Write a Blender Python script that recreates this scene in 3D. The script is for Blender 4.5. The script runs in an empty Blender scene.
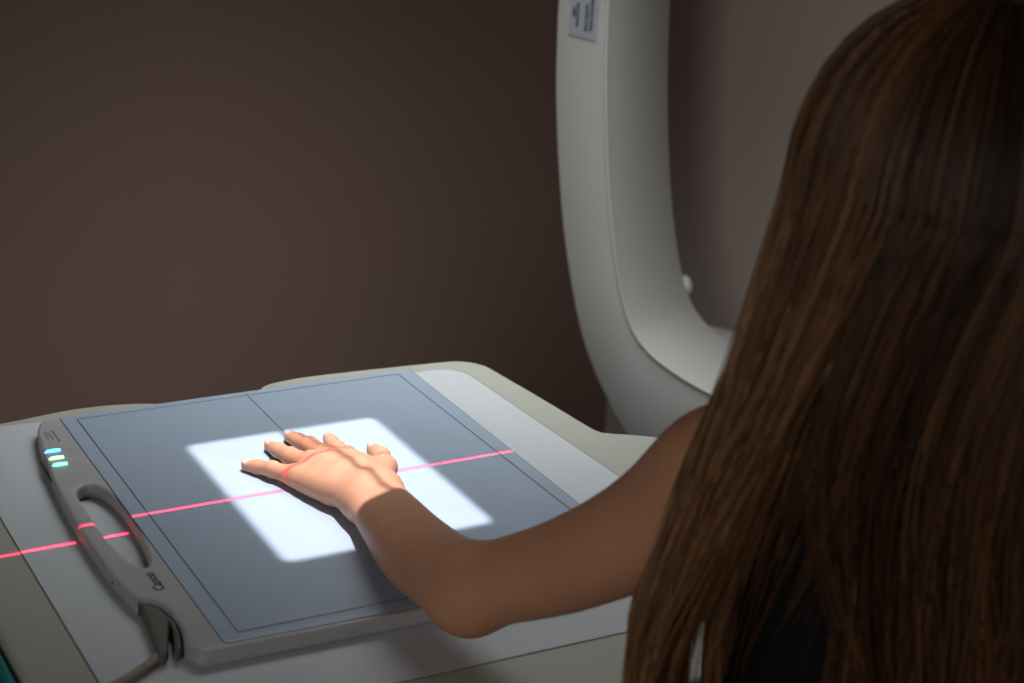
import bpy, bmesh, math, random
import numpy as np
from mathutils import Vector, Matrix, Euler

# ------------------------------------------------------------------ camera
SC = bpy.context.scene
COL = SC.collection
CAM = np.array([-0.3571749190, -1.4886797801, 1.3864795586])
M = np.array([[0.8764404291, -0.4774289731, 0.0625599697],
              [-0.1050495311, -0.3163842119, -0.9427967048],
              [0.4699114493, 0.8197332530, -0.3274456042]])
FPX = 1650.0
cd = bpy.data.cameras.new('camera')
cam = bpy.data.objects.new('camera', cd)
COL.objects.link(cam)
rot = Matrix(((M[0][0], -M[1][0], -M[2][0]), (M[0][1], -M[1][1], -M[2][1]), (M[0][2], -M[1][2], -M[2][2])))
cam.matrix_world = Matrix.Translation(Vector(CAM)) @ rot.to_4x4()
cd.sensor_width = 36.0
cd.lens = FPX / 1024 * 36
cd.clip_start = 0.02
cd.dof.use_dof = True
cd.dof.focus_distance = 1.50
cd.dof.aperture_fstop = 6.2
SC.camera = cam

# ------------------------------------------------------------------ world, exposure, room light
w = bpy.data.worlds.new('world'); SC.world = w; w.use_nodes = True
w.node_tree.nodes['Background'].inputs[0].default_value = (0.80, 0.86, 1.0, 1)
w.node_tree.nodes['Background'].inputs[1].default_value = 0.07
SC.view_settings.view_transform = 'Standard'
SC.view_settings.look = 'None'
SC.view_settings.gamma = 1.0
SC.view_settings.use_curve_mapping = False
SC.view_settings.exposure = 0.0

def area(name, loc, target, sx, sy, power, col):
    l = bpy.data.lights.new(name, 'AREA'); l.shape = 'RECTANGLE'; l.size = sx; l.size_y = sy
    l.energy = power; l.color = col
    o = bpy.data.objects.new(name, l); COL.objects.link(o); o.location = loc
    o.rotation_euler = (Vector(target) - Vector(loc)).to_track_quat('-Z', 'Y').to_euler()
    return o
area('dimmed_lamp', (0.58, 0.24, 1.60), (0.50, 0.26, 0.75), 0.7, 0.7, 4.9, (0.99, 1.0, 0.98)).data.spread = math.radians(102)
area('fill_light', (-1.75, -2.35, 1.75), (0.3, -0.6, 1.05), 0.8, 1.2, 2.8, (1.0, 0.93, 0.84)).data.spread = math.radians(70)  # added warm fill for hair and arm; no doorway stands there

# the collimator's light field: a real lamp above the table whose aperture is a soft-edged rectangle with a cross-hair wire and an added dim band
FX0, FX1, FY0, FY1 = 0.0885, 0.2815, -0.3665, -0.1117
ZD = 0.772      # top of the detector plate
ZT = 0.757      # table top
LASY = -0.2375
LX, LY = (FX0 + FX1) / 2, (FY0 + FY1) / 2
def aperture_lamp(name, loc, zt, power, col, radius, build):
    l = bpy.data.lights.new(name, 'SPOT'); l.energy = power; l.color = col
    l.shadow_soft_size = radius; l.spot_size = math.radians(75); l.spot_blend = 0.0
    l.use_nodes = True
    nt = l.node_tree; em = nt.nodes['Emission']
    g = nt.nodes.new('ShaderNodeNewGeometry')
    s = nt.nodes.new('ShaderNodeSeparateXYZ'); nt.links.new(g.outputs['Incoming'], s.inputs[0])
    def m(op, a, b=None):
        n = nt.nodes.new('ShaderNodeMath'); n.operation = op
        for i, v in enumerate((a, b)):
            if v is None: continue
            if isinstance(v, (int, float)): n.inputs[i].default_value = v
            else: nt.links.new(v, n.inputs[i])
        return n.outputs[0]
    H = loc[2] - zt
    az = m('ABSOLUTE', s.outputs[2])
    sg = SIGN
    x = m('MULTIPLY', m('DIVIDE', s.outputs[0], az), sg * H)
    y = m('SUBTRACT', m('MULTIPLY', m('DIVIDE', s.outputs[1], az), sg * H), m('MULTIPLY', x, 0.033))
    def ramp(v, e0, e1):
        n = nt.nodes.new('ShaderNodeMapRange'); n.interpolation_type = 'SMOOTHSTEP'
        n.inputs['From Min'].default_value = e0; n.inputs['From Max'].default_value = e1
        nt.links.new(v, n.inputs['Value']); return n.outputs['Result']
    nt.links.new(build(m, ramp, x, y), em.inputs['Strength'])
    o = bpy.data.objects.new(name, l); COL.objects.link(o); o.location = loc
    return o
SIGN = 1.0
def field(m, ramp, x, y):
    hx, hy = (FX1 - FX0) / 2, (FY1 - FY0) / 2
    r = 0.010
    # rounded box distance
    qx = m('MAXIMUM', m('SUBTRACT', m('ABSOLUTE', x), hx - r), 0.0)
    qy = m('MAXIMUM', m('SUBTRACT', m('ABSOLUTE', y), hy - r), 0.0)
    d = m('SQRT', m('ADD', m('MULTIPLY', qx, qx), m('MULTIPLY', qy, qy)))
    a = ramp(d, r + 0.006, r - 0.006)
    wire = ramp(m('ABSOLUTE', m('ADD', x, 0.0008)), 0.0022, 0.0050)
    wire = m('ADD', m('MULTIPLY', wire, 0.72), 0.28)
    cross = ramp(m('ABSOLUTE', m('SUBTRACT', y, LASY - LY)), 0.0016, 0.0028)  # white dimmed along the laser line, added so its red shows
    wire = m('MULTIPLY', wire, m('ADD', m('MULTIPLY', cross, 0.88), 0.12))
    return m('MULTIPLY', a, wire)
aperture_lamp('collimator_lamp', (LX, LY, 1.78), ZD, 92.0, (1.0, 0.94, 0.96), 0.003, field)
def laser(m, ramp, x, y):
    a = ramp(m('ABSOLUTE', y), 0.0023, 0.0013)
    b = ramp(x, 0.3755 - LX + .001, 0.3755 - LX - .001)
    return m('MULTIPLY', a, b)
aperture_lamp('laser_line_lamp', (LX, LASY, 1.78), ZD, 430.0, (1.0, 0.010, 0.06), 0.0005, laser)

# ------------------------------------------------------------------ helpers
def ray(p):
    d = np.array([p[0] - 512, p[1] - 341.5, FPX]); return M.T @ (d / np.linalg.norm(d))
def at(px, py, z):
    d = ray((px, py)); return CAM + d * (z - CAM[2]) / d[2]
def atd(px, py, dist): return CAM + ray((px, py)) * dist
def on_plane(px, py, P, n):
    d = ray((px, py)); return CAM + d * (np.dot(P - CAM, n) / np.dot(d, n))
def proj(P):
    q = M @ (np.array(P) - CAM); return q[:2] / q[2] * FPX + np.array([512, 341.5])

def mat(name, col, rough=0.5, spec=0.5, noise=None, scale=20, bump=0.0, bscale=200, metal=0.0, sss=0.0, coat=0.0):
    m = bpy.data.materials.new(name); m.use_nodes = True
    nt = m.node_tree; b = nt.nodes['Principled BSDF']
    b.inputs['Base Color'].default_value = (*col, 1)
    b.inputs['Roughness'].default_value = rough
    b.inputs['Specular IOR Level'].default_value = spec
    b.inputs['Metallic'].default_value = metal
    if coat: b.inputs['Coat Weight'].default_value = coat
    if sss:
        b.inputs['Subsurface Weight'].default_value = sss
        b.inputs['Subsurface Radius'].default_value = (1.0, 0.35, 0.2)
        b.inputs['Subsurface Scale'].default_value = 0.006
    tc = nt.nodes.new('ShaderNodeTexCoord')
    if noise is not None:
        n = nt.nodes.new('ShaderNodeTexNoise'); n.inputs['Scale'].default_value = scale
        n.inputs['Detail'].default_value = 5
        nt.links.new(tc.outputs['Object'], n.inputs['Vector'])
        r = nt.nodes.new('ShaderNodeValToRGB')
        r.color_ramp.elements[0].position = 0.3; r.color_ramp.elements[1].position = 0.7
        r.color_ramp.elements[0].color = (*noise, 1); r.color_ramp.elements[1].color = (*col, 1)
        nt.links.new(n.outputs['Fac'], r.inputs[0]); nt.links.new(r.outputs[0], b.inputs['Base Color'])
    if bump:
        n = nt.nodes.new('ShaderNodeTexNoise'); n.inputs['Scale'].default_value = bscale
        n.inputs['Detail'].default_value = 4
        nt.links.new(tc.outputs['Object'], n.inputs['Vector'])
        bp = nt.nodes.new('ShaderNodeBump'); bp.inputs['Strength'].default_value = bump
        bp.inputs['Distance'].default_value = 0.002
        nt.links.new(n.outputs['Fac'], bp.inputs['Height']); nt.links.new(bp.outputs[0], b.inputs['Normal'])
    return m
def emis(name, col, s):
    m = bpy.data.materials.new(name); m.use_nodes = True
    b = m.node_tree.nodes['Principled BSDF']; b.inputs['Base Color'].default_value = (*col, 1)
    b.inputs['Emission Color'].default_value = (*col, 1); b.inputs['Emission Strength'].default_value = s
    return m

MT = dict(
    wall=mat('brown_paint', (0.265, 0.178, 0.150), 0.8, 0.2, noise=(0.255, 0.171, 0.144), scale=3, bump=0.15, bscale=120),
    wall2=mat('taupe_paint', (0.66, 0.575, 0.53), 0.8, 0.2, noise=(0.65, 0.565, 0.52), scale=3, bump=0.15, bscale=120),
    floor=mat('grey_vinyl', (0.16, 0.155, 0.15), 0.45, 0.4, noise=(0.13, 0.125, 0.12), scale=14),
    ceil=mat('ceiling_paint', (0.6, 0.6, 0.58), 0.9, 0.2, noise=(0.57, 0.57, 0.55), scale=4),
    rim=mat('cream_laminate', (0.385, 0.395, 0.355), 0.42, 0.4, noise=(0.376, 0.386, 0.346), scale=9, bump=0.03),
    inlay=mat('pale_grey_laminate', (0.52, 0.56, 0.60), 0.4, 0.4, noise=(0.50, 0.54, 0.58), scale=9, bump=0.03),
    seam=mat('seam_rubber', (0.09, 0.08, 0.06), 0.7),
    housing=mat('grey_plastic', (0.365, 0.365, 0.375), 0.45, 0.4, noise=(0.35, 0.35, 0.36), scale=40, bump=0.05, bscale=600),
    panel=mat('blue_grey_carbon_plate', (0.325, 0.405, 0.515), 0.38, 0.4, noise=(0.318, 0.397, 0.506), scale=30),
    line=mat('dark_line_ink', (0.055, 0.06, 0.075), 0.5),
    ink=mat('charcoal_ink', (0.035, 0.035, 0.04), 0.5),
    paleink=mat('faded_ink', (0.13, 0.115, 0.14), 0.5),
    boot=mat('charcoal_rubber', (0.11, 0.108, 0.10), 0.6, 0.3, bump=0.05),
    cable=mat('grey_beige_cable', (0.25, 0.22, 0.18), 0.5, 0.4, bump=0.03),
    dark=mat('black_plastic', (0.012, 0.013, 0.015), 0.5),
    arm=mat('white_enamel', (0.47, 0.48, 0.47), 0.42, 0.4, noise=(0.46, 0.47, 0.46), scale=6),
    gasket=mat('white_cover_plastic', (0.53, 0.54, 0.53), 0.5),
    sticker=mat('silver_sticker', (0.36, 0.39, 0.44), 0.35, 0.5, noise=(0.345, 0.375, 0.425), scale=30),
    metal=mat('painted_steel', (0.45, 0.46, 0.46), 0.35, 0.5, metal=0.3, noise=(0.42, 0.43, 0.43), scale=10),
    teal=mat('teal_rubber', (0.01, 0.22, 0.22), 0.35, 0.5, noise=(0.01, 0.20, 0.20), scale=20),
    slate=mat('slate_plastic', (0.03, 0.035, 0.04), 0.4, 0.4, noise=(0.025, 0.03, 0.035), scale=20),
    top=mat('black_knit', (0.006, 0.006, 0.007), 0.9, 0.2, noise=(0.004, 0.004, 0.005), scale=60, bump=0.3, bscale=500),
    jeans=mat('dark_denim', (0.02, 0.03, 0.06), 0.85, 0.2, noise=(0.015, 0.022, 0.045), scale=80, bump=0.3, bscale=500),
    shoe=mat('grey_canvas', (0.2, 0.2, 0.2), 0.8, noise=(0.17, 0.17, 0.17)),
    nail=mat('nail', (0.68, 0.45, 0.40), 0.25, 0.5, noise=(0.66, 0.43, 0.38)),
    eye=mat('eye_white', (0.7, 0.7, 0.68), 0.2),
    iris=mat('brown_iris', (0.05, 0.02, 0.01), 0.2),
    lip=mat('lip', (0.45, 0.16, 0.14), 0.4),
    blue=emis('blue_light', (0.08, 0.5, 1.0), 4.2),
    green=emis('green_light', (0.35, 1.0, 0.35), 3.0),
    aqua=emis('aqua_light', (0.15, 1.0, 0.65), 3.0),
)
# skin: slightly mottled
MT['skin'] = mat('skin', (0.52, 0.268, 0.165), 0.5, 0.35, noise=(0.49, 0.238, 0.145), scale=28, bump=0.10, bscale=900, sss=0.12)

# hair: colour differs from strand to strand, with lit left and dark crown painted in (attribute on the mesh)
hm = bpy.data.materials.new('brown_hair'); hm.use_nodes = True
_b = hm.node_tree.nodes['Principled BSDF']; _a = hm.node_tree.nodes.new('ShaderNodeAttribute'); _a.attribute_name = 'tone'
_r = hm.node_tree.nodes.new('ShaderNodeValToRGB')
_r.color_ramp.elements[0].color = (0.020, 0.0085, 0.004, 1); _r.color_ramp.elements[1].color = (0.52, 0.27, 0.12, 1)
_e = _r.color_ramp.elements.new(0.5); _e.color = (0.155, 0.070, 0.029, 1)
hm.node_tree.links.new(_a.outputs['Fac'], _r.inputs[0]); hm.node_tree.links.new(_r.outputs[0], _b.inputs['Base Color'])
_b.inputs['Roughness'].default_value = 0.42; _b.inputs['Specular IOR Level'].default_value = 0.35
MT['hair'] = hm

def tag(o, label=None, cat=None, group=None, kind=None):
    if label: o['label'] = label
    if cat: o['category'] = cat
    if group: o['group'] = group
    if kind: o['kind'] = kind
    return o
def empty(name, loc):
    o = bpy.data.objects.new(name, None); COL.objects.link(o); o.location = loc; return o
def link(name, me, m, parent=None, smooth=True):
    me.name = name
    me.materials.clear(); me.materials.append(m)
    if smooth: me.shade_smooth()
    o = bpy.data.objects.new(name, me); COL.objects.link(o)
    if parent is not None:
        o.parent = parent
        o.matrix_parent_inverse = world_of(parent).inverted()
    return o
def world_of(o):
    mtx = o.matrix_basis.copy()
    if o.parent: mtx = world_of(o.parent) @ o.matrix_parent_inverse @ mtx
    return mtx
def mesh(name, v, f, m, parent=None, smooth=True, autos=None):
    me = bpy.data.meshes.new(name); me.from_pydata([tuple(map(float, p)) for p in v], [], [tuple(map(int, q)) for q in f]); me.update()
    bm = bmesh.new(); bm.from_mesh(me); bmesh.ops.recalc_face_normals(bm, faces=bm.faces)
    if autos:
        for e in bm.edges:
            if len(e.link_faces) == 2 and e.calc_face_angle(0) > math.radians(autos): e.smooth = False
    bm.to_mesh(me); bm.free()
    return link(name, me, m, parent, smooth)
def from_curve(cu):
    o = bpy.data.objects.new('tmp', cu); COL.objects.link(o)
    dg = bpy.context.evaluated_depsgraph_get(); dg.update()
    me = bpy.data.meshes.new_from_object(o.evaluated_get(dg), depsgraph=dg)
    bpy.data.objects.remove(o); return me
def catmull(pts, n=8, closed=True):
    P = [np.array(p, float) for p in pts]; out = []; L = len(P)
    rng = range(L) if closed else range(L - 1)
    for i in rng:
        g = (lambda k: P[k % L]) if closed else (lambda k: P[min(max(k, 0), L - 1)])
        a, b, c, d = g(i - 1), g(i), g(i + 1), g(i + 2)
        for k in range(n):
            t = k / n
            out.append(0.5 * ((2 * b) + (c - a) * t + (2 * a - 5 * b + 4 * c - d) * t * t + (3 * b - a - 3 * c + d) * t ** 3))
    if not closed: out.append(P[-1])
    return out
def round_poly(pts, r, n=7):
    """corners of a polygon rounded; r a number or one per corner"""
    out = []; L = len(pts)
    for i in range(L):
        p = np.array(pts[i][:2], float); a = np.array(pts[i - 1][:2], float); b = np.array(pts[(i + 1) % L][:2], float)
        ri = r[i] if hasattr(r, '__len__') else r
        da, db = (a - p), (b - p); la, lb = np.linalg.norm(da), np.linalg.norm(db)
        ri = min(ri, la * .49, lb * .49)
        A, B = p + da / la * ri, p + db / lb * ri
        for k in range(n + 1):
            t = k / n; out.append((1 - t) ** 2 * A + 2 * t * (1 - t) * p + t * t * B)
    return out
def slab(name, loops, z0, z1, m, parent=None, bevel=0.0, autos=35, bres=2):
    cu = bpy.data.curves.new(name, 'CURVE'); cu.dimensions = '2D'; cu.fill_mode = 'BOTH'
    for lp in loops:
        s = cu.splines.new('POLY'); s.points.add(len(lp) - 1); s.use_cyclic_u = True
        for i, p in enumerate(lp): s.points[i].co = (float(p[0]), float(p[1]), 0, 1)
    h = (z1 - z0) / 2
    cu.extrude = max(h - bevel, 0); cu.bevel_depth = bevel; cu.bevel_resolution = bres; cu.offset = -bevel
    me = from_curve(cu); me.transform(Matrix.Translation((0, 0, (z0 + z1) / 2)))
    bm = bmesh.new(); bm.from_mesh(me)
    bmesh.ops.remove_doubles(bm, verts=bm.verts, dist=1e-6); bmesh.ops.recalc_face_normals(bm, faces=bm.faces)
    for e in bm.edges:
        if len(e.link_faces) == 2 and e.calc_face_angle(0) > math.radians(autos): e.smooth = False
    bm.to_mesh(me); bm.free()
    return link(name, me, m, parent)
def box(name, a, b, m, parent=None, bevel=0.0):
    x0, y0, z0 = a; x1, y1, z1 = b
    return slab(name, [[(x0, y0), (x1, y0), (x1, y1), (x0, y1)]], z0, z1, m, parent, bevel)
def tube(name, pts, r, m, parent=None, seg=14, closed_ends=True):
    P = [np.array(p, float) for p in pts]; V = []; F = []
    n = len(P); rr = r if hasattr(r, '__len__') else [r] * n
    up = np.array([0, 0, 1.0]); prev = None
    for i in range(n):
        t = P[min(i + 1, n - 1)] - P[max(i - 1, 0)]; t /= np.linalg.norm(t)
        a = (prev - t * (prev @ t)) if prev is not None else np.cross(t, up if abs(t[2]) < .9 else np.array([1.0, 0, 0]))
        a /= np.linalg.norm(a); prev = a; b = np.cross(t, a)
        for k in range(seg):
            q = 2 * math.pi * k / seg; V.append(P[i] + rr[i] * (a * math.cos(q) + b * math.sin(q)))
    for i in range(n - 1):
        for k in range(seg):
            k2 = (k + 1) % seg; F.append((i * seg + k, i * seg + k2, (i + 1) * seg + k2, (i + 1) * seg + k))
    F.append(tuple(range(seg))); F.append(tuple((n - 1) * seg + k for k in range(seg)))
    return mesh(name, V, F, m, parent, autos=50)
def lathe(name, prof, m, parent, origin, axis=(0, 0, 1), seg=48):
    axis = Vector(axis).normalized(); q = Vector((0, 0, 1)).rotation_difference(axis).to_matrix()
    V = []; F = []; n = len(prof)
    for r, z in prof:
        for k in range(seg):
            a = 2 * math.pi * k / seg; V.append(np.array(q @ Vector((r * math.cos(a), r * math.sin(a), z))) + np.array(origin))
    for i in range(n - 1):
        for k in range(seg):
            k2 = (k + 1) % seg; F.append((i * seg + k, i * seg + k2, (i + 1) * seg + k2, (i + 1) * seg + k))
    F.append(tuple(range(seg))); F.append(tuple((n - 1) * seg + k for k in range(seg)))
    return mesh(name, V, F, m, parent, autos=50)
def text(name, body, size, mtx, m, parent, ext=0.0001, align='LEFT', bold=0.0, spacing=1.0):
    cu = bpy.data.curves.new(name, 'FONT'); cu.body = body; cu.size = size; cu.extrude = ext; cu.align_x = align
    cu.offset = bold; cu.space_character = spacing; cu.resolution_u = 3
    me = from_curve(cu); me.transform(mtx)
    return link(name, me, m, parent, smooth=False)

# ------------------------------------------------------------------ room
XR, YB, XL, YF, ZC = 1.62, 1.12, -2.6, -3.2, 2.75
cw = on_plane(605, 425, np.array([0, YB, 0]), np.array([0, 1.0, 0])); XR = float(cw[0])
tag(box('floor', (XL, YF, -0.05), (XR, YB, 0), MT['floor']), kind='structure')
tag(box('ceiling', (XL, YF, ZC), (XR, YB, ZC + .05), MT['ceil']), kind='structure')
tag(box('wall_back', (XL, YB, -0.05), (XR, YB + .1, ZC + .05), MT['wall']), kind='structure')
tag(box('wall_right', (XR, YF, -0.05), (XR + .1, YB + .1, ZC + .05), MT['wall2']), kind='structure')
tag(box('wall_left', (XL - .1, YF, -0.05), (XL, YB + .1, ZC + .05), MT['wall']), kind='structure')
tag(box('baseboard_back', (XL, YB - .012, 0), (XR, YB, .09), MT['seam']), kind='structure')
tag(box('baseboard_right', (XR - .012, YF, 0), (XR, YB - .012, .09), MT['seam']), kind='structure')

# ------------------------------------------------------------------ examination table
tbl = tag(empty('examination_table', (0.2, -0.25, 0)), 'cream x-ray table with pale grey inlaid top, under the grey detector plate', 'table')
bk = [(-30, 424), (0, 422), (60, 410), (100, 404.5), (140, 402), (165, 402.5)]
out = [at(x, y, ZT)[:2] for x, y in bk]
out += [np.array((0.150, 0.020)), np.array((0.20, 0.022))]
out += [at(x, y, ZT)[:2] for x, y in [(262, 385), (280, 380), (310, 375), (380, 367), (440, 361), (458, 360), (474, 361.5), (488, 365.5), (500, 372), (550, 401), (585, 422), (600, 430), (612, 432), (650, 435)]]
out += [np.array(p) for p in [(0.66, -.30), (0.72, -.40), (0.73, -.50), (0.68, -.60), (0.52, -.628), (0.3, -.630), (0.1, -.630), (-.03, -.632), (-.10, -.628)]]
q1, q0 = at(26, 683, ZT)[:2], at(2, 640, ZT)[:2]; qd = (q0 - q1) / np.linalg.norm(q0 - q1)
out += [q1 - qd * .09, q1 - qd * .04, q1, q0, q0 + qd * .05, q0 + qd * .12, q0 + qd * .22, q0 + qd * .32]
outl = catmull(out, 6)
slab('tabletop', [outl], ZT - 0.055, ZT, MT['rim'], tbl, bevel=0.006, bres=3)
lx0 = at(0, 520, ZT)[0]; lx1 = at(97, 683, ZT)[0]
in_c = [(lx0 - .002, at(0, 427.5, ZT)[1]), (at(455, 367, ZT)[0] + .002, at(455, 367.5, ZT)[1]), (at(615, 470, ZT)[0] + .003, -.548), (lx1 + .003, -.548)]
ins = round_poly(in_c, [0.01, 0.035, 0.02, 0.02])
cen = np.mean(in_c, axis=0)
slab('seam', [[p + (p - cen) / np.linalg.norm(p - cen) * 0.0018 for p in ins]], ZT - .004, ZT + .0003, MT['seam'], tbl)
slab('inlay', [ins], ZT - .004, ZT + .0007, MT['inlay'], tbl)
box('underframe', (-.02, -.56, ZT - .11), (.46, .04, ZT - .0555), MT['metal'], tbl, .006)
box('pedestal', (.10, -.16, .06), (.34, .04, ZT - .1105), MT['arm'], tbl, .02)
slab('foot_plate', [round_poly([(-.02, -.20), (.46, -.20), (.46, .10), (-.02, .10)], .05)], 0.0, .06, MT['metal'], tbl, bevel=.01)

# ------------------------------------------------------------------ detector plate
det = tag(empty('x_ray_detector', (0.18, -0.25, ZT + .0008)), 'flat grey x-ray detector plate with carrying handle, lying on the table', 'x-ray detector')
Z0 = ZT + .0008
zt = ZD
def d2(x, y, z=ZD): return at(x, y, z)[:2]
hs = [d2(*p) for p in [(48, 419.5), (40, 421.5), (37.5, 432), (40.5, 446), (46, 461), (50, 472), (56, 486), (66, 506), (78, 526), (92, 547), (106, 567), (121, 585), (133, 597), (138, 601)]]
hs = catmull(hs, 5, closed=False)
boot_in = catmull([d2(*p) for p in [(139, 599), (148, 598.5), (162, 604), (174, 615), (182, 629), (184, 641)]], 5, closed=False)
xr, yfr, ybk = 0.3700, -0.4985, 0.0015
lc = d2(201, 653)
tail = round_poly([tuple(d2(184.5, 643)), tuple(lc), tuple(d2(655, 564.5)), tuple(d2(411, 368.4))], [.001, .006, .008, .010])[7:]
contour = hs + boot_in[:-1] + [np.array(p) for p in tail]
hole = catmull([d2(*p) for p in [(77, 489), (86, 484), (99, 486), (113, 496), (126, 511), (137, 528), (145, 545), (149, 558), (146, 566), (137, 565), (124, 556), (110, 542), (97, 525), (86, 508), (79, 497)]], 5)
hull = slab('housing', [contour, hole], Z0, zt, MT['housing'], det, bevel=.0035, bres=3)
# raised lip around the hand hole
c_h = np.mean(hole, axis=0)
# front plate
pl_c = [tuple(d2(59.5, 418.2)), tuple(d2(409, 369.2)), tuple(d2(652.5, 562.6)), tuple(d2(225, 643.8))]
slab('imaging_plate', [round_poly(pl_c, .004)], zt - .001, zt + .0006, MT['panel'], det, bevel=.0003)
# dark joint around the plate
pc = np.mean(pl_c, axis=0)
slab('plate_joint', [round_poly([tuple(np.array(p) + np.sign(np.array(p) - pc) * .0008) for p in pl_c], .0045)], zt - .001, zt + .0002, MT['line'], det)
def strip(pts, wd, z, nm, m, parent, closed=False):
    V = []; F = []; P = [np.array(p, float) for p in pts]; n = len(P)
    for i in range(n):
        if closed: a, b = P[i - 1], P[(i + 1) % n]
        else: a, b = P[max(i - 1, 0)], P[min(i + 1, n - 1)]
        t = b - a; t /= np.linalg.norm(t); nn = np.array([-t[1], t[0]]) * wd / 2
        V += [(*(P[i] + nn), z), (*(P[i] - nn), z)]
    for i in range(n if closed else n - 1):
        j = (i + 1) % n; F.append((2 * i, 2 * i + 1, 2 * j + 1, 2 * j))
    return V, F
gi = [d2(77, 420), d2(398, 374.8), d2(626.7, 554.4), d2(237.7, 633)]
V, F = strip(round_poly([tuple(p) for p in gi], .001, 3), .0011, zt + .00085, 'x', None, None, True)
mx = d2(245, 394)[0]
for seg2 in ([(mx, gi[0][1] + .006), (mx, -.1117)], [(mx, -.3665), (mx, gi[2][1])], [(mx - .0025, gi[0][1] + .0095), (mx + .0025, gi[0][1] + .0095)]):
    v2, f2 = strip(seg2, .0010, zt + .00085, 'x', None, None); k = len(V); V += v2; F += [tuple(q + k for q in f) for f in f2]
mesh('guide_lines', V, F, MT['line'], det, smooth=False)
# status lights: bent over the housing's edge
for (px, py), m_, lab in zip([(60, 450.5), (63.5, 457.5), (67, 464)], [MT['blue'], MT['green'], MT['aqua']], ['glowing blue status light', 'glowing green status light', 'glowing aqua status light']):
    P = d2(px, py, zt)
    a = d2(px - 13.5, py + 2.5, zt)
    x1 = P[0]; x0 = a[0]; y = P[1]
    pts = [(x1, y, zt + .0004), ((x0 + x1) / 2, y, zt + .0005), (x0 + .0015, y, zt + .0002), (x0 - .0002, y, zt - .0015), (x0 - .0008, y - .0005, zt - .0048)]
    tag(tube('status_light', pts, [.0016, .0019, .0019, .0017, .0012], m_, det, seg=10), label=lab)
    v, f = strip([(x1 + .0045, y - .0006), (x1 + .0125, y + .0002)], .0007, zt + .0002, '', None, None)
    mesh('light_caption', v, f, MT['paleink'], det, smooth=False)
def rotz(a, loc): return Matrix.Translation(Vector(loc)) @ Matrix.Rotation(math.radians(a), 4, 'Z')
p = d2(165, 589.5)
text('brand_lettering', 'Canon', .0118, rotz(91, (p[0] + .0005, p[1], zt + .0001)), MT['ink'], det, bold=.00035)
p = d2(53.5, 440.5)
text('model_lettering', 'CXDI', .0085, rotz(91, (p[0] + .0015, p[1] + .001, zt + .0001)), MT['paleink'], det)
text('model_lettering', 'DIGITAL RADIOGRAPHY', .0026, rotz(91, (p[0] + .0055, p[1] - .004, zt + .0001)), MT['paleink'], det)
# small release tab on the handle's outer side, and dark groove by the lights
v, f = strip([d2(40.5, 462.5) , d2(46, 470), d2(52, 481.5)], .0014, zt - .006, '', None, None)
tube('edge_groove', [(*at(41, 463, zt - .006)[:2], zt - .006), (*at(46.5, 472, zt - .006)[:2], zt - .006), (*at(52, 482, zt - .006)[:2], zt - .006)], .0011, MT['ink'], det, seg=8)
q = at(119.5, 585, zt - .007)
tube('latch', [tuple(q + np.array([-.003, .006, 0])), tuple(q), tuple(q + np.array([.003, -.006, 0]))], .0022, MT['ink'], det, seg=8)
# cable boot and cable
bt = [d2(*p) for p in [(140, 600), (149, 599.5), (162, 605), (173, 616), (180, 629), (181.5, 643), (175, 646)]]
bt2 = bt + [d2(174, 634), d2(172, 621), d2(169, 621), d2(168, 634), d2(168, 647), d2(158, 650), d2(153, 635), d2(147, 618)]
slab('cable_boot', [catmull(bt2, 4)], Z0 + .001, zt - .003, MT['boot'], det, bevel=.003)
cb = [(163, 640, .0085), (161, 648, .0075), (158, 656, .0068), (151, 663, .0062), (140, 671, .0062), (122, 682, .0062), (100, 694, .0062), (70, 712, .0062)]
cpts = [np.array(at(x, y, ZT + h)) for x, y, h in cb]
for q in cpts: pass
cpts += [cpts[-1] + np.array([-.03, -.03, 0]), cpts[-1] + np.array([-.06, -.06, 0])]
cpts2 = catmull(cpts, 6, closed=False)
tube('cable', cpts2, .0036, MT['cable'], det)

# ------------------------------------------------------------------ teal-edged tray beside the table
tr = tag(empty('side_tray', (-.30, -.55, 0)), 'dark tray with a teal rim beside the left corner of the table', 'tray')
dv = -qd; nv = np.array([dv[1], -dv[0]]); nv = nv if nv[0] < 0 else -nv
A = q0 - dv * .10 + nv * .0035; B = q1 + dv * .06 + nv * .0035
oc = [A, B, B + nv * .3, A + nv * .3]
ip = lambda k: [A + (nv + dv) * k, B + (nv - dv) * k, B + nv * .3 - (nv + dv) * k, A + nv * .3 - (nv - dv) * k]
slab('rim', [round_poly(oc, .015), round_poly(ip(.007), .011)], .733, .753, MT['teal'], tr, bevel=.003)
slab('tray_floor', [round_poly(ip(.0066), .011)], .736, .744, MT['slate'], tr)
cc = np.mean(oc, axis=0)
tube('stand_pole', [(cc[0], cc[1], .05), (cc[0], cc[1], .7355)], .02, MT['metal'], tr)
lathe('stand_base', [(.16, 0), (.16, .02), (.15, .03), (.03, .045), (.02, .06)], MT['metal'], tr, (cc[0], cc[1], 0))

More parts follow.
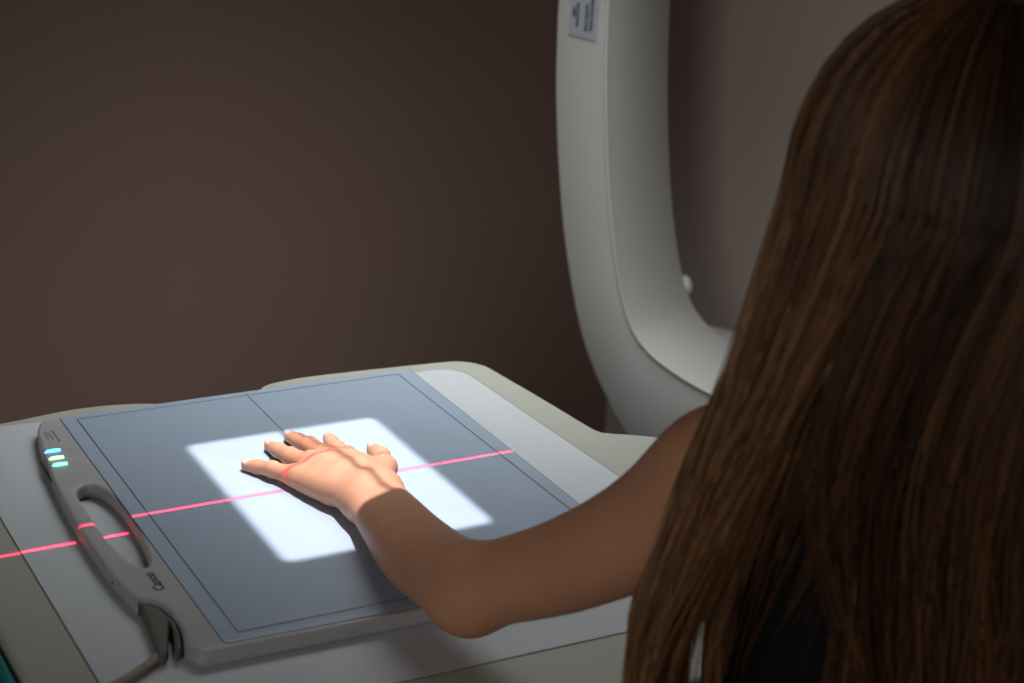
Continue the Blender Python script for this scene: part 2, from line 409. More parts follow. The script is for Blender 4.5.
# ------------------------------------------------------------------ curved arm of the x-ray machine
fh = np.array([M[2][0], M[2][1], 0]); fh /= np.linalg.norm(fh)
rh = np.array([fh[1], -fh[0], 0])
yaw = math.radians(33)
ed = fh * math.cos(yaw) + rh * math.sin(yaw)
P0 = atd(600, 200, 2.40)
oc_px = [(745, -395), (690, -370), (640, -315), (600, -225), (573, -115), (560, -30), (555.5, 60), (556, 130), (560, 200), (566, 255), (577, 318), (590, 362), (607, 400), (626, 434), (655, 468), (700, 500), (760, 528), (830, 545), (900, 555)]
ic_px = [(765, -320), (715, -292), (675, -240), (645, -170), (622, -90), (610, -15), (606.5, 60), (606.5, 120), (608.5, 180), (613, 235), (620, 285), (631, 325), (646, 349), (668, 368), (700, 388), (740, 407), (790, 424), (840, 432), (900, 436)]
oc3 = catmull([on_plane(x, y, P0, ed) for x, y in oc_px], 8, closed=False)
ic3 = catmull([on_plane(x, y, P0, ed) for x, y in ic_px], 8, closed=False)
def resamp(P, n):
    P = np.array(P); s = np.r_[0, np.cumsum(np.linalg.norm(np.diff(P, axis=0), axis=1))]; t = np.linspace(0, s[-1], n)
    return np.array([np.interp(t, s, P[:, k]) for k in range(3)]).T
N = 130
oc3, ic3 = resamp(oc3, N), resamp(ic3, N)
lo, hi = .02, .6
pf = on_plane(608, 130, P0, ed)
for _ in range(40):
    mid = (lo + hi) / 2
    if proj(pf + ed * mid)[0] < 670: lo = mid
    else: hi = mid
AD = lo
c_root = (oc3[70] + ed * AD * .5)
armr = tag(empty('x_ray_machine_arm', (float(c_root[0]), float(c_root[1]), 0)), 'large white curved C-shaped x-ray machine arm standing behind the table', 'x-ray machine')
V = []; F = []
bv = .004
for i in range(N):
    o, n_ = oc3[i], ic3[i]; wv = (n_ - o); wv /= np.linalg.norm(wv)
    ring = [o + wv * bv, o + wv * bv * .3 + ed * bv * .3, o + ed * bv, o + ed * (AD - bv), o + wv * bv * .3 + ed * (AD - bv * .3), o + wv * bv + ed * AD,
            n_ - wv * bv + ed * AD, n_ - wv * bv * .3 + ed * (AD - bv * .3), n_ + ed * (AD - bv), n_ + ed * bv, n_ - wv * bv * .3 + ed * bv * .3, n_ - wv * bv]
    V += ring
K = 12
for i in range(N - 1):
    for k in range(K): F.append((i * K + k, i * K + (k + 1) % K, (i + 1) * K + (k + 1) % K, (i + 1) * K + k))
F += [tuple(range(K)), tuple((N - 1) * K + k for k in range(K))]
mesh('curved_arm', V, F, MT['arm'], armr, autos=40)
# thin pale lip along the arm's inner front edge
Vp = []; Fp = []
lips = [ic3[i] - ed * .0006 for i in range(N)]
tube('edge_lip', lips, .0022, MT['gasket'], armr, seg=8)
# rounded housing and knob on the far side of the arm
hp = atd(716, 372, 2.70)
def blob(name, c, rx, ry, rz, pw, m, parent, az=0):
    V = []; F = []; nu, nvv = 40, 20
    for j in range(nvv + 1):
        ph = -math.pi / 2 + math.pi * j / nvv
        for i in range(nu):
            th = 2 * math.pi * i / nu
            f = lambda q: math.copysign(abs(q) ** pw, q)
            x, y, z = rx * f(math.cos(ph)) * f(math.cos(th)), ry * f(math.cos(ph)) * f(math.sin(th)), rz * f(math.sin(ph))
            V.append(np.array(c) + np.array([x * math.cos(az) - y * math.sin(az), x * math.sin(az) + y * math.cos(az), z]))
    for j in range(nvv):
        for i in range(nu):
            i2 = (i + 1) % nu; F.append((j * nu + i, j * nu + i2, (j + 1) * nu + i2, (j + 1) * nu + i))
    o = mesh(name, V, F, m, parent)
    bm = bmesh.new(); bm.from_mesh(o.data); bmesh.ops.remove_doubles(bm, verts=bm.verts, dist=1e-5); bm.to_mesh(o.data); bm.free()
    return o
aza = math.atan2(ed[1], ed[0])
blob('receptor_housing', hp, .055, .085, .068, .62, MT['arm'], armr, aza)
kb = atd(671, 288, 2.58)
lathe('locking_knob', [(.006, 0), (.012, .004), (.014, .012), (.017, .018), (.017, .026), (.010, .032)], MT['gasket'], armr, kb, axis=tuple(rh * .95 + fh * .1 + np.array([0, 0, .15])))
# standing column of the machine, hidden from here behind the person
ce = (oc3[-1] + ic3[-1]) / 2 + ed * AD / 2
ct = (oc3[0] + ic3[0]) / 2 + ed * AD / 2
box('column', (ce[0] - .09, ce[1] - .10, 0), (ce[0] + .12, ce[1] + .10, float(ic3[-1][2]) + .03), MT['arm'], armr, .02)
# warning sticker on the arm's face
ux = np.cross(np.array([0, 0, 1.0]), -ed); ux = rh - ed * (rh @ ed); ux /= np.linalg.norm(ux)
st = [on_plane(x, y, P0, ed) - ed * .0012 for x, y in [(568.5, 34), (596, 41.5), (600, 0), (603, -60), (576, -70), (571.5, 0)]]
Vs = st + [p + ed * .0015 for p in st]; n6 = len(st)
Fs = [tuple(range(n6)), tuple(range(n6, 2 * n6))] + [(i, (i + 1) % n6, n6 + (i + 1) % n6, n6 + i) for i in range(n6)]
stk = mesh('warning_sticker', Vs, Fs, MT['sticker'], armr, smooth=False)
def plane_text(body, px, py, size):
    """lettering turned a quarter clockwise: it reads downwards, letter tops to the right; it ends at px,py"""
    P = on_plane(px, py, P0, ed) - ed * .0014
    dn = on_plane(px, py, P0, ed) - on_plane(px + 2.2, py - 30, P0, ed); dn /= np.linalg.norm(dn)
    tp = np.cross(-ed, dn) ; tp /= np.linalg.norm(tp)
    if tp @ ux < 0: tp = -tp
    n = np.cross(dn, tp)
    mt = Matrix(((dn[0], tp[0], n[0], P[0]), (dn[1], tp[1], n[1], P[1]), (dn[2], tp[2], n[2], P[2]), (0, 0, 0, 1)))
    text('lettering', body, size, mt, MT['ink'], stk, align='RIGHT', bold=.0003)
plane_text('PROTECTION', 589.5, 31, .0075)
plane_text('DETECTOR', 584.5, 31, .0075)
plane_text('ROTATION', 576, 26.5, .0065)
plane_text('ARM', 573.2, 16, .0065)

# ------------------------------------------------------------------ person: one continuous body from a blended distance field
def seg_d(P, a, b, ra, rb):
    a = np.array(a, np.float32); b = np.array(b, np.float32); ab = b - a
    t = np.clip(((P - a) @ ab) / (ab @ ab), 0, 1)
    return np.linalg.norm(P - a - t[:, None] * ab, axis=1) - (ra + (rb - ra) * t)
def smin(a, b, k):
    h = np.maximum(k - np.abs(a - b), 0) / k
    return np.minimum(a, b) - h * h * k * .25
def ell(P, c, ax, r):
    q = (P - np.array(c, np.float32)) @ np.array(ax, np.float32).T
    r = np.array(r, np.float32); k0 = np.linalg.norm(q / r, axis=1); k1 = np.linalg.norm(q / (r * r), axis=1)
    return k0 * (k0 - 1) / np.maximum(k1, 1e-9)
def chain(P, pts, k=.004):
    d = None
    for (a, ra), (b, rb) in zip(pts[:-1], pts[1:]):
        q = seg_d(P, a, b, ra, rb); d = q if d is None else smin(d, q, k)
    return d

UP = np.array([0, 0, 1.0])
SH = atd(716, 484, 1.10)                       # left shoulder
FW = fh * math.cos(.20) - rh * math.sin(.20)   # the way she faces: away from the camera, a little to the left
LT = np.array([-FW[1], FW[0], 0])              # her left
RT = -LT
TC = SH - LT * .145                            # middle of the shoulder line
def loc(s, f, u, o=None): return (TC if o is None else o) + LT * s + FW * f + UP * u
HD = atd(964, 195, 1.005)                       # head centre
def J(px, py, h, r): return (at(px, py, ZD + h), r)
fingers = dict(
    pinky=[J(247, 465.5, .0062, .0052), J(258, 467, .0078, .0062), J(272, 469.5, .0105, .0070), J(295, 476, .0120, .0088)],
    ring=[J(270, 446, .0062, .0056), J(279, 450.5, .0090, .0068), J(290, 456.5, .0130, .0078), J(310, 464, .0158, .0096)],
    middle=[J(290, 436.5, .0064, .0058), J(299, 441, .0095, .0069), J(310, 446, .0135, .0080), J(327, 456.5, .0178, .0098)],
    index=[J(329, 438.5, .0066, .0058), J(332, 443.5, .0095, .0069), J(337, 450, .0130, .0079), J(347, 459.5, .0170, .0100)],
    thumb=[J(373.5, 450, .0088, .0066), J(381, 456, .0110, .0082), J(384.5, 468, .0135, .0095), J(378, 486, .0180, .0120)])
W1, W2 = J(363, 500, .020, .0150), J(379, 492, .023, .0160)
A1, A2 = J(384, 529, .028, .0175), J(399, 513, .030, .0175)
A3, A4 = J(413, 561, .034, .0225), J(427, 546, .037, .0220)
EL = (at(468, 588, ZT + .058), .0300)
def flow(pts):
    q = catmull([np.r_[p, r] for p, r in pts], 8, closed=False); return [(v[:3], v[3]) for v in q]
ARM1, ARM2 = flow([W1, A1, A3, EL]), flow([W2, A2, A4, EL])
up_ = SH - EL[0]
UPARM = flow([(EL[0], .0285), (EL[0] + up_ * .22 - UP * .009, .0310), (EL[0] + up_ * .45 - UP * .015, .0335), (EL[0] + up_ * .72 - UP * .013, .0375), (SH, .045)])
def body(P):
    P = P.astype(np.float32)
    d = np.full(len(P), 9.0, np.float32)
    # left hand, forearm
    near = np.linalg.norm(P - at(330, 490, ZD).astype(np.float32), axis=1) < .24
    arm = chain(P, ARM1, .003)
    arm = smin(arm, chain(P, ARM2, .003), .010)
    Q = P[near]
    if len(Q):
        h = seg_d(Q, W1[0], W2[0], W1[1], W2[1])
        mcp = {k: v[3] for k, v in fingers.items()}
        wr = {'pinky': (W1[0] * .95 + W2[0] * .05, .0150), 'ring': (W1[0] * .7 + W2[0] * .3, .0155), 'middle': (W1[0] * .4 + W2[0] * .6, .0155), 'index': (W1[0] * .1 + W2[0] * .9, .0150)}
        for k in ('pinky', 'ring', 'middle', 'index'):
            h = smin(h, seg_d(Q, mcp[k][0], wr[k][0], mcp[k][1], wr[k][1]), .012)
        names = ['pinky', 'ring', 'middle', 'index']
        for a_, b_ in zip(names[:-1], names[1:]):
            for q_, r_ in ((.16, .0100), (.34, .0118), (.55, .0130)):
                h = smin(h, seg_d(Q, mcp[a_][0] * (1 - q_) + wr[a_][0] * q_, mcp[b_][0] * (1 - q_) + wr[b_][0] * q_, r_ + (.0008 if a_ != 'pinky' else -.0004), r_ + .0008), .010)
        # heel and thumb muscle
        h = smin(h, seg_d(Q, fingers['thumb'][3][0], wr['index'][0], .0135, .0150), .012)
        h = smin(h, seg_d(Q, fingers['thumb'][2][0], fingers['index'][3][0] * .55 + wr['index'][0] * .45, .0088, .0100), .016)
        for k, v in fingers.items():
            fd = chain(Q, v, .004)
            # pads, knuckles
            fd = smin(fd, np.linalg.norm(Q - (v[2][0] + UP * v[2][1] * .16), axis=1) - v[2][1] * .93, .003)
            h = smin(h, fd, .0055 if k != 'thumb' else .010)
            if k != 'thumb':
                h = smin(h, np.linalg.norm(Q - (v[3][0] + UP * v[3][1] * .16), axis=1) - v[3][1] * .86, .006)
        # tendons on the back of the hand
        for k in ('ring', 'middle', 'index'):
            a = mcp[k][0] + UP * mcp[k][1] * .92; b = wr[k][0] * .75 + mcp[k][0] * .25 + UP * .0130
            h = smin(h, seg_d(Q, a, b, .0020, .0012), .007)
        arm[near] = smin(arm[near], h, .014)
    # elbow tip, upper arm, shoulder
    up = SH - EL[0]
    arm = smin(arm, np.linalg.norm(P - (EL[0] + np.array([-.004, -.012, -.008])), axis=1) - .0200, .015)
    arm = smin(arm, chain(P, UPARM, .002), .014)
    # keep hand and forearm on what carries them
    dz = (ZD + .0011) - P[:, 2]
    over = (P[:, 0] > -.03) & (P[:, 1] > -.462)
    arm = np.where(over, np.maximum(arm, dz), np.maximum(arm, (ZT + .0012) - P[:, 2]))
    d = arm
    # torso
    ax = [LT, FW, UP]
    t = ell(P, loc(0, -.005, -.13), ax, (.135, .088, .165))
    t = smin(t, seg_d(P, loc(.115, -.005, .0), loc(-.115, -.005, .0), .050, .050), .06)
    t = smin(t, ell(P, loc(0, -.01, -.30), ax, (.112, .080, .14)), .07)
    t = smin(t, ell(P, loc(0, -.015, -.43), ax, (.148, .100, .105)), .07)
    nk = HD - UP * .085 - FH * .02
    t = smin(t, seg_d(P, loc(0, -.005, .035), nk, .050, .046), .05)
    d = smin(d, t, .045)
    # head
    hax = [LH, FH, UP]
    h = ell(P, HD + UP * .012 - FH * .008, hax, (.070, .086, .092))
    h = smin(h, ell(P, HD - UP * .045 + FH * .022, hax, (.052, .062, .062)), .04)
    h = smin(h, np.linalg.norm(P - (HD - UP * .092 + FH * .062), axis=1) - .016, .03)        # chin
    h = smin(h, seg_d(P, HD + FH * .080 + UP * .004, HD + FH * .100 - UP * .026, .006, .0105), .012)  # nose
    h = smin(h, seg_d(P, HD + FH * .080 - UP * .052 + LH * .016, HD + FH * .080 - UP * .052 - LH * .016, .007, .007), .008)
    h = smin(h, seg_d(P, HD + FH * .078 + UP * .026 + LH * .034, HD + FH * .078 + UP * .026 - LH * .034, .008, .008), .014)
    for sgn in (1, -1):
        e = HD + LH * sgn * .030 + FH * .086 + UP * .008
        h = np.maximum(h, -(np.linalg.norm(P - e, axis=1) - .0125)) if False else h
        h = smin(h, ell(P, HD + LH * sgn * .074 - FH * .002 - UP * .005, hax, (.008, .016, .028)), .006)
    d = smin(d, h, .02)
    # right arm resting on the lap
    S2 = loc(-.145, 0, 0); E2 = loc(-.175, .02, -.26); W3 = loc(-.10, .20, -.345)
    r = chain(P, [(S2, .048), (S2 * .5 + E2 * .5, .040), (E2, .033), (E2 * .5 + W3 * .5, .029), (W3, .020)], .02)
    pm = W3 + FW * .055 + LT * .03 - UP * .010
    r = smin(r, seg_d(P, W3, pm, .021, .022), .015)
    r = smin(r, seg_d(P, W3 + LT * .012, pm + LT * .022, .017, .016), .015)
    for q, (s, ln) in enumerate([(-.026, .052), (-.008, .062), (.010, .066), (.028, .060)]):
        a = pm + LT * s + FW * .012; b = a + FW * ln * .55 + LT * s * .15; c = b + FW * ln * .42 - UP * .012
        r = smin(r, chain(P, [(a, .0092), (b, .0080), (c, .0066)], .003), .006)
    r = smin(r, chain(P, [(W3 + LT * .02, .012), (W3 + LT * .047 + FW * .022, .0098), (W3 + LT * .058 + FW * .048, .0075)], .004), .010)
    d = smin(d, r, .03)
    # legs
    for s in (1, -1):
        hip = loc(.080 * s, .0, -.455); kn = loc(.105 * s, .40, -.440); kn[2] = .475; an = loc(.11 * s, .36, 0); an[2] = .085
        g = chain(P, [(hip, .080), (hip * .5 + kn * .5, .068), (kn, .052)], .03)
        m_ = kn * .65 + an * .35 - FW * .012
        g = smin(g, chain(P, [(kn, .050), (m_, .050), (an, .034)], .03), .02)
        toe = an + FW * .15; toe[2] = .028; heel = an - FW * .03; heel[2] = .034
        g = smin(g, chain(P, [(an, .034), (heel, .032), (toe, .024)], .02), .02)
        g = smin(g, seg_d(P, an, toe - FW * .05, .032, .030), .02)
        d = smin(d, g, .04) if s == 1 else smin(d, g, .025)
    d = np.maximum(d, .004 - P[:, 2])
    return d
a_h = .42
FH = FW * math.cos(a_h) + LT * math.sin(a_h); LH = np.array([-FH[1], FH[0], 0])

def nets(fn, lo, hi, h, pad=.03, B=8):
    """surface of fn = 0 on a sparse grid"""
    lo = np.array(lo, float); n = (np.ceil((np.array(hi) - lo) / h / B).astype(int)) * B
    nb = n // B
    g = np.stack(np.meshgrid(*[np.arange(k) for k in nb], indexing='ij'), -1).reshape(-1, 3)
    cen = lo + (g + .5) * B * h
    dc = np.concatenate([fn(c) for c in np.array_split(cen, max(1, len(cen) // 60000))])
    vol = np.repeat(np.repeat(np.repeat(dc.reshape(nb), B, 0), B, 1), B, 2).astype(np.float32)
    act = g[np.abs(dc) < B * h * .9 + .012]
    off = np.stack(np.meshgrid(*[np.arange(B)] * 3, indexing='ij'), -1).reshape(-1, 3)
    for blk in np.array_split(act, max(1, len(act) // 400)):
        idx = (blk[:, None, :] * B + off[None]).reshape(-1, 3)
        vol[idx[:, 0], idx[:, 1], idx[:, 2]] = fn(lo + (idx + .5) * h)
    ins_ = vol < 0
    c8 = [(i, j, k) for i in (0, 1) for j in (0, 1) for k in (0, 1)]
    sl = lambda a, o: a[o[0]:a.shape[0] - 1 + o[0], o[1]:a.shape[1] - 1 + o[1], o[2]:a.shape[2] - 1 + o[2]]
    any_ = np.zeros(np.array(vol.shape) - 1, bool); all_ = np.ones_like(any_)
    for o in c8: any_ |= sl(ins_, o); all_ &= sl(ins_, o)
    cells = np.argwhere(any_ & ~all_)
    cv = np.stack([vol[cells[:, 0] + o[0], cells[:, 1] + o[1], cells[:, 2] + o[2]] for o in c8], 1)
    acc = np.zeros((len(cells), 3)); cnt = np.zeros(len(cells))
    for a in range(8):
        for b in range(a + 1, 8):
            oa, ob = np.array(c8[a]), np.array(c8[b])
            if np.abs(oa - ob).sum() != 1: continue
            va, vb = cv[:, a], cv[:, b]; m_ = (va < 0) != (vb < 0)
            t = np.where(m_, va / np.where(m_, va - vb, 1), 0)
            acc += m_[:, None] * (oa + (ob - oa) * t[:, None]); cnt += m_
    V = lo + (cells + .5 + acc / cnt[:, None]) * h
    ix = np.full(any_.shape, -1, np.int32); ix[cells[:, 0], cells[:, 1], cells[:, 2]] = np.arange(len(cells))
    quads = []
    for ax_ in range(3):
        o = [0, 0, 0]; o[ax_] = 1
        a = ins_[:-1 if o[0] else None, :-1 if o[1] else None, :-1 if o[2] else None]
        b = ins_[o[0]:, o[1]:, o[2]:]
        e = np.argwhere(a != b); flip = a[e[:, 0], e[:, 1], e[:, 2]]
        u, v = [q for q in range(3) if q != ax_]
        if ax_ == 1: u, v = v, u
        ok = (e[:, u] > 0) & (e[:, v] > 0) & (e[:, u] < any_.shape[u]) & (e[:, v] < any_.shape[v]); e = e[ok]; flip = flip[ok]
        du = np.zeros(3, int); du[u] = 1; dv_ = np.zeros(3, int); dv_[v] = 1
        q = [ix[tuple((e - s * du - t * dv_).T)] for s, t in ((0, 0), (1, 0), (1, 1), (0, 1))]
        q = np.stack(q, 1); q[~flip] = q[~flip][:, ::-1]
        quads.append(q[(q >= 0).all(1)])
    return V, np.concatenate(quads)
def newton(fn, V, it=2, e=.0004):
    for _ in range(it):
        d = fn(V); g = np.stack([(fn(V + np.eye(3)[k] * e) - fn(V - np.eye(3)[k] * e)) / (2 * e) for k in range(3)], 1)
        gn = np.maximum((g * g).sum(1), .25); V = V - np.clip(d / gn, -.002, .002)[:, None] * g
    return V
def fast_mesh(name, V, F, m, parent=None, k=4):
    me = bpy.data.meshes.new(name); F = np.asarray(F, np.int32)
    me.vertices.add(len(V)); me.vertices.foreach_set('co', np.asarray(V, np.float32).ravel())
    me.loops.add(F.size); me.loops.foreach_set('vertex_index', F.ravel())
    me.polygons.add(len(F)); me.polygons.foreach_set('loop_start', np.arange(0, F.size, k, dtype=np.int32))
    me.update(calc_edges=True); me.validate()
    return link(name, me, m, parent)

root = tag(empty('person', (float(TC[0]), float(TC[1]), 0)), 'long-haired person in a black sleeveless top, left hand spread on the detector', 'person')
Vb, Fb = nets(body, (-.02, -1.02, 0.0), (.98, .02, 1.30), .0025)
hand_c = at(325, 470, ZD)
bo = fast_mesh('body', Vb, Fb, MT['skin'], root)
# finer faces on the hand and forearm, then settle every vertex on the field
bm = bmesh.new(); bm.from_mesh(bo.data)
bmesh.ops.subdivide_edges(bm, edges=[e for e in bm.edges if (e.verts[0].co - Vector(hand_c)).length < .135], cuts=1, use_grid_fill=True)
bm.to_mesh(bo.data); bm.free()
co = np.empty(len(bo.data.vertices) * 3, np.float32); bo.data.vertices.foreach_get('co', co); co = co.reshape(-1, 3).astype(float)
hz = np.linalg.norm(co - hand_c, axis=1) < .15
co[hz] = newton(body, co[hz], 2)
bo.data.vertices.foreach_set('co', co.astype(np.float32).ravel()); bo.data.update(); bo.data.shade_smooth()
bo['label'] = 'bare skin, left arm reaching onto the detector'

# fingernails
def nail(tip, dip, r):
    d = tip - dip; d = d / np.linalg.norm(d); s = np.cross(d, UP); s /= np.linalg.norm(s); n = np.cross(s, d)
    V = []; F = []; nu, nv2 = 9, 7
    for j in range(nv2):
        for i in range(nu):
            a = (i / (nu - 1) - .5) * 2; b = j / (nv2 - 1)
            wv = math.sin(math.pi * min(1, .25 + b * .75) ** .8) * .25 + .75
            if b > .75: wv *= math.sqrt(max(0.0, 1 - ((b - .75) / .27) ** 2))
            ang = a * 1.05 * wv
            V.append(tip + d * (-r * .75 + b * r * 1.75) + (s * math.sin(ang) + n * math.cos(ang)) * (r * 1.05 - b * .0004))
    for j in range(nv2 - 1):
        for i in range(nu - 1): F.append((j * nu + i, j * nu + i + 1, (j + 1) * nu + i + 1, (j + 1) * nu + i))
    o = mesh('fingernail', V, F, MT['nail'], root)
    so = o.modifiers.new('solid', 'SOLIDIFY'); so.thickness = .0005
for k in ('pinky', 'ring', 'middle', 'index', 'thumb'):
    v = fingers[k]; nail(v[0][0], v[1][0], v[0][1])
# eyes and mouth
for s in (1, -1):
    c = HD + LH * s * .029 + FH * .0725 + UP * .006
    e = blob('eye', c, .0115, .0115, .0115, 1, MT['eye'], root)
    blob('iris', c + FH * .0066, .0055, .0055, .0055, 1, MT['iris'], e)
tube('lips', [HD - UP * .052 + FH * .0835 + LH * q * .022 - FH * abs(q) ** 2 * .006 for q in np.linspace(-1, 1, 9)], [.0015, .003, .004, .0045, .0042, .0045, .004, .003, .0015], MT['lip'], root)

# clothes follow the body
def top_f(P):
    d = body(P) - .0045
    q = P - TC; s = q @ LT; f = q @ FW; u = q @ UP
    reg = np.maximum(-(u + .47), u - (.045 - .25 * np.clip(np.abs(f) - .02, 0, 1) * (f > 0) + .05 * (np.abs(s) > .05)))
    for sg, S_ in ((1, SH), (-1, loc(-.145, 0, 0))):
        reg = np.maximum(reg, -(seg_d(P, S_ + LT * sg * .012, S_ + LT * sg * .10 - UP * .05, .068, .075)))
    reg = np.maximum(reg, -(np.linalg.norm((q - UP * .085), axis=1) - .085))
    # away from the left arm and right arm
    ra = seg_d(P, loc(-.175, .02, -.26), loc(-.10, .20, -.345), .045, .05); ra = np.minimum(ra, seg_d(P, loc(-.15, 0, -.06), loc(-.175, .02, -.26), .05, .045))
    reg = np.maximum(reg, -ra)
    la = seg_d(P, SH + (EL[0] - SH) * .2, EL[0], .055, .055); reg = np.maximum(reg, -la)
    return np.maximum(d, reg)
def pants_f(P):
    d = body(P) - .006
    q = P - TC; u = q @ UP
    reg = np.maximum(u + .40, .12 - P[:, 2])
    hnd = seg_d(P, loc(-.10, .20, -.345), loc(-.06, .36, -.36), .045, .05)
    return np.maximum(d, np.maximum(reg, -hnd))
def shoe_f(P):
    return np.maximum(body(P) - .005, np.maximum(P[:, 2] - .095, .0005 - P[:, 2]))
for nm, fn, lo_, hi_, h_, m_ in (('tank_top', top_f, TC - [.24, .24, .52], TC + [.24, .24, .12], .004, 'top'),
                                 ('trousers', pants_f, (.0, -1.05, .08), (.98, -.05, .60), .006, 'jeans')):
    v, f = nets(fn, lo_, hi_, h_); fast_mesh(nm, v, f, MT[m_], root)
v, f = nets(shoe_f, (.0, -1.05, -.01), (.98, -.05, .12), .005)
# two shoes, split by side
side = ((v - TC) @ LT) > 0
for sd in (True, False):
    keep = side == sd; fk = f[keep[f].all(1)]; rm = -np.ones(len(v), int); rm[keep] = np.arange(keep.sum())
    fast_mesh('shoe', v[keep], rm[fk], MT['shoe'], root)

# stool under her
sc_ = loc(0, -.01, 0)
stool = tag(empty('stool', (float(sc_[0]), float(sc_[1]), 0)), 'round black stool the long-haired person sits on', 'stool')
_c = [v_.co for v_ in bpy.data.meshes['trousers'].vertices if (v_.co.x - sc_[0]) ** 2 + (v_.co.y - sc_[1]) ** 2 < .175 ** 2 and v_.co.z > .2]
sz = min(c_.z for c_ in _c) - .0015
lathe('seat', [(.02, sz - .06), (.16, sz - .06), (.172, sz - .045), (.172, sz - .012), (.16, sz), (.02, sz)], MT['slate'], stool, (sc_[0], sc_[1], 0))
tube('column', [(sc_[0], sc_[1], .05), (sc_[0], sc_[1], sz - .06)], .022, MT['metal'], stool)
lathe('base', [(.20, 0), (.20, .015), (.19, .022), (.04, .035), (.022, .052)], MT['metal'], stool, (sc_[0], sc_[1], 0))

# ------------------------------------------------------------------ hair
rng = np.random.default_rng(7)
NS, NP = 9000, 30
def head_pt(az, th, off):
    """point on the skull: az from the back (0) towards her left (+), th from the crown"""
    dirs = np.stack([np.sin(az) * np.sin(th) * (.071 + off), -np.cos(az) * np.sin(th) * (.088 + off), np.cos(th) * (.093 + off)], -1)
    return HD + UP * .012 - FH * .008 + dirs[..., :1] * LH + dirs[..., 1:2] * FH + dirs[..., 2:] * UP
Bk = -fh                                     # towards the camera
Lc = -rh                                     # picture left
def hair_strands(n, az0, az1, layer, seedspread=1.0):
    az = rng.uniform(az0, az1, n)
    ncl = max(8, int(n / 75)); cl = rng.uniform(az0, az1, ncl)
    ci = np.abs(az[:, None] - cl[None]).argmin(1)
    cl_tone = rng.normal(0, .12, ncl); cl_dep = rng.uniform(-.012, .012, ncl); cl_wob = rng.normal(0, .010, ncl); cl_ph = rng.uniform(0, 6.28, ncl)
    th0 = rng.uniform(.05, 1.3, n) ** 1.0
    off = layer + rng.uniform(0, .012, n)
    return az, ci, cl, cl_tone, cl_dep, cl_wob, cl_ph, th0, off
def targets(az):
    """where a strand hangs, as picture-left and towards-camera offsets from the head centre: az measured in the camera frame"""
    left = az > math.radians(38)
    tl = np.clip((az - math.radians(38)) / math.radians(112), 0, 1)
    tb = np.clip((math.radians(38) - az) / math.radians(188), 0, 1)
    sx = np.where(left, .114 + .036 * tl ** .8, .112 - .34 * tb)
    sb = np.where(left, .060 - .035 * tl, .100 - .06 * (2 * tb - .6) ** 2)
    return sx, sb, left, tb
allV = []; allF = []; tone = []; base = 0
n = NS
az, ci, cl, ctn, cdp, cwb, cph, th0, off = hair_strands(n, -math.radians(165), math.radians(158), .013)
off = off + .006 * np.clip(np.sin(az), 0, 1)
azc = az                                    # skull azimuth relative to the camera side
rel = math.atan2((-FH) @ Lc, (-FH) @ Bk)    # the head is turned by this much
az_h = az - rel
azm = cl[ci] + rng.normal(0, .05, len(cl))[ci]
sx, sb, left, tbk = targets(azm); sx0, sb0, _, _ = targets(az)
bun = rng.choice([.170, .159, .149, .131, .112], size=len(cl), p=[.12, .34, .32, .14, .08])[ci]
sx = np.where(left, bun + rng.normal(0, .0008, n), sx)
bridge = (az > math.radians(12)) & (az < math.radians(62)) & (rng.random(n) < .17)
stray = bridge | (rng.random(n) < np.where(left, .05, .12)); sx = np.where(stray, sx0 + np.where(left, .004, 0) + rng.normal(0, .007, n), sx)
shx = SH
T = np.linspace(0, 1, NP)
L_end = np.where(left, np.where(rng.random(n) < .80, rng.uniform(.20, .30, n), rng.uniform(.33, .47, n)), rng.uniform(.44, .52, n))
early = rng.random(n) < .10; L_end = np.where(early & left, rng.uniform(.28, .38, n), L_end)
L_end = np.where(bridge, rng.uniform(.11, .20, n) + rng.exponential(.03, n), L_end)
P = np.zeros((n, NP, 3))
nh = 10
thE = 1.62
for i in range(NP):
    if i < nh:
        th = th0 + (thE - th0) * (i / (nh - 1)); o_ = off * (.35 + .65 * (i / (nh - 1)) ** .5)
        P[:, i] = head_pt(az_h, th, np.maximum(o_, .004)[:, None][:, 0])
ear = P[:, nh - 1]
ex = (ear - HD) @ Lc; eb = (ear - HD) @ Bk; eu = (ear - HD) @ UP
clx = rng.normal(0, 1, n) * np.where(left, .0019, .0050); cly = rng.normal(0, .008, n)
for i in range(nh, NP):
    t = (i - nh + 1) / (NP - nh); u = eu + t * (-L_end - eu); dn = -u
    wgt = np.clip(dn / .28, 0, 1); wgt = wgt ** .80
    wob = np.where(left, .3, 1.0) * cwb[ci] * np.sin(cph[ci] + dn * 14) * wgt
    sep = np.clip((dn - .10) / .20, 0, 1); sep = sep * sep * (3 - 2 * sep)
    tx = sx - np.where(bridge, 0, np.where(left, -.004, .078 * np.exp(-tbk * 4.0))) * sep + (sx0 - sx) * (1 - .9 * np.clip(t * 1.3, 0, 1)) + clx * (1.15 - .5 * t) + wob; tb_ = sb + cdp[ci] + cly
    P[:, i] = HD + Lc * (ex + (tx - ex) * wgt)[:, None] + Bk * (eb + (tb_ - eb) * wgt)[:, None] + UP * u[:, None]
rad = np.full((n, NP), .00052); rad[:, -6:] *= np.linspace(1, .3, 6); rad[:, 0] *= .6
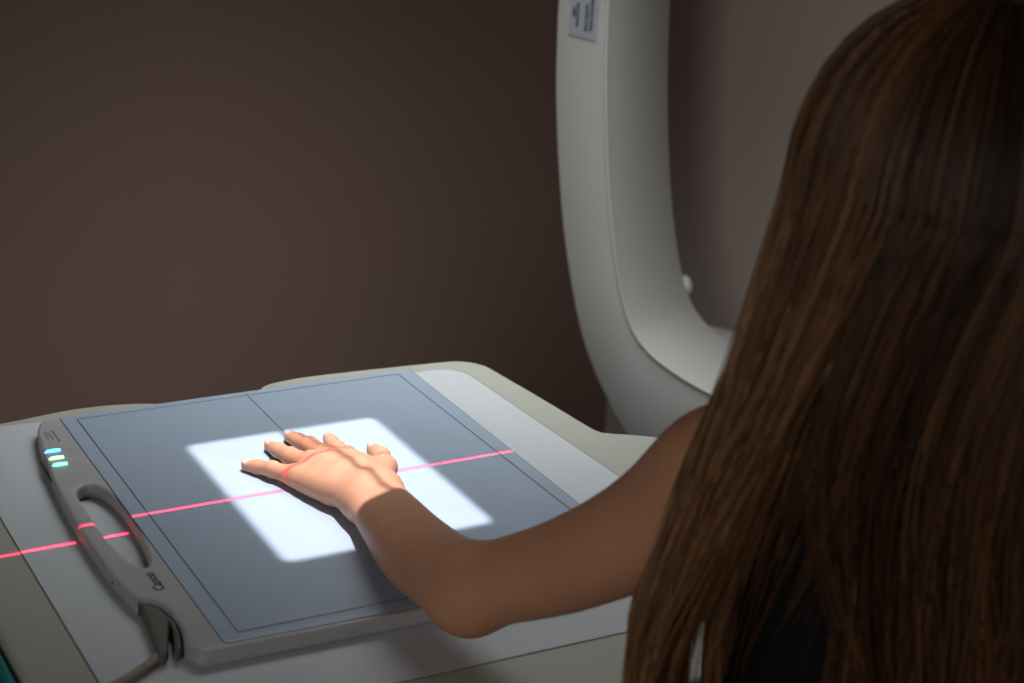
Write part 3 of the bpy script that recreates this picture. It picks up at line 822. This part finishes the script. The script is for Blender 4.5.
def strands_mesh(name, P, rad, tn, parent):
    n, NPn, _ = P.shape
    tang = np.gradient(P, axis=1); tang /= np.linalg.norm(tang, axis=2, keepdims=True) + 1e-9
    a = np.cross(tang, Bk); a /= np.linalg.norm(a, axis=2, keepdims=True) + 1e-9; b = np.cross(tang, a)
    V = np.stack([P + rad[..., None] * (a * math.cos(q) + b * math.sin(q)) for q in (0.5, 2.6, 4.7)], 2)   # n,NP,3,3
    idx = np.arange(n * NPn * 3).reshape(n, NPn, 3)
    F = np.concatenate([np.stack([idx[:, :-1, k], idx[:, :-1, (k + 1) % 3], idx[:, 1:, (k + 1) % 3], idx[:, 1:, k]], -1).reshape(-1, 4) for k in range(3)])
    o = fast_mesh(name, V.reshape(-1, 3), F, MT['hair'], parent)
    at_ = o.data.attributes.new('tone', 'FLOAT', 'POINT')
    at_.data.foreach_set('value', np.repeat(tn, 3, axis=1).astype(np.float32).ravel() if tn.ndim == 2 else np.repeat(tn, NPn * 3).astype(np.float32))
    return o
tn = .30 + ctn[ci] + rng.normal(0, .15, n) + np.where(left, .22 * np.clip((az - .5) / 1.0, 0, 1), -.06)  # random strand tone, plus left-side light painted in as lighter strands
tn2 = np.clip(tn[:, None] + np.linspace(-.20, .14, NP)[None], 0, 1)  # crown shade painted in: darker roots, lighter ends
# close-lying cap so no scalp shows
def cap_f(P):
    q = P - (HD + UP * .012 - FH * .008)
    d = ell(P, HD + UP * .012 - FH * .008, [LH, FH, UP], (.0745, .0915, .0965))
    f = q @ FH; u = q @ UP
    return np.maximum(np.maximum(d, f - .035 - .25 * np.clip(u, -.2, .1)), -(u + .055))
v, f = nets(cap_f, HD - [.13, .13, .13], HD + [.13, .13, .14], .004)
hc = fast_mesh('hair', v, f, MT['hair'], root)
a_ = hc.data.attributes.new('tone', 'FLOAT', 'POINT'); a_.data.foreach_set('value', np.full(len(hc.data.vertices), .25, np.float32))
hc['label'] = 'long straight brown hair'
tag(strands_mesh('hair_strands', P, rad, tn2, hc), kind='stuff')
print('info', TC, SH, oc3[-1], ic3[-1], AD, XR, ed)
for ob in (EL[0], SH, fingers['index'][3][0], fingers['index'][0][0], W1[0]): print('PX', proj(ob), ob)
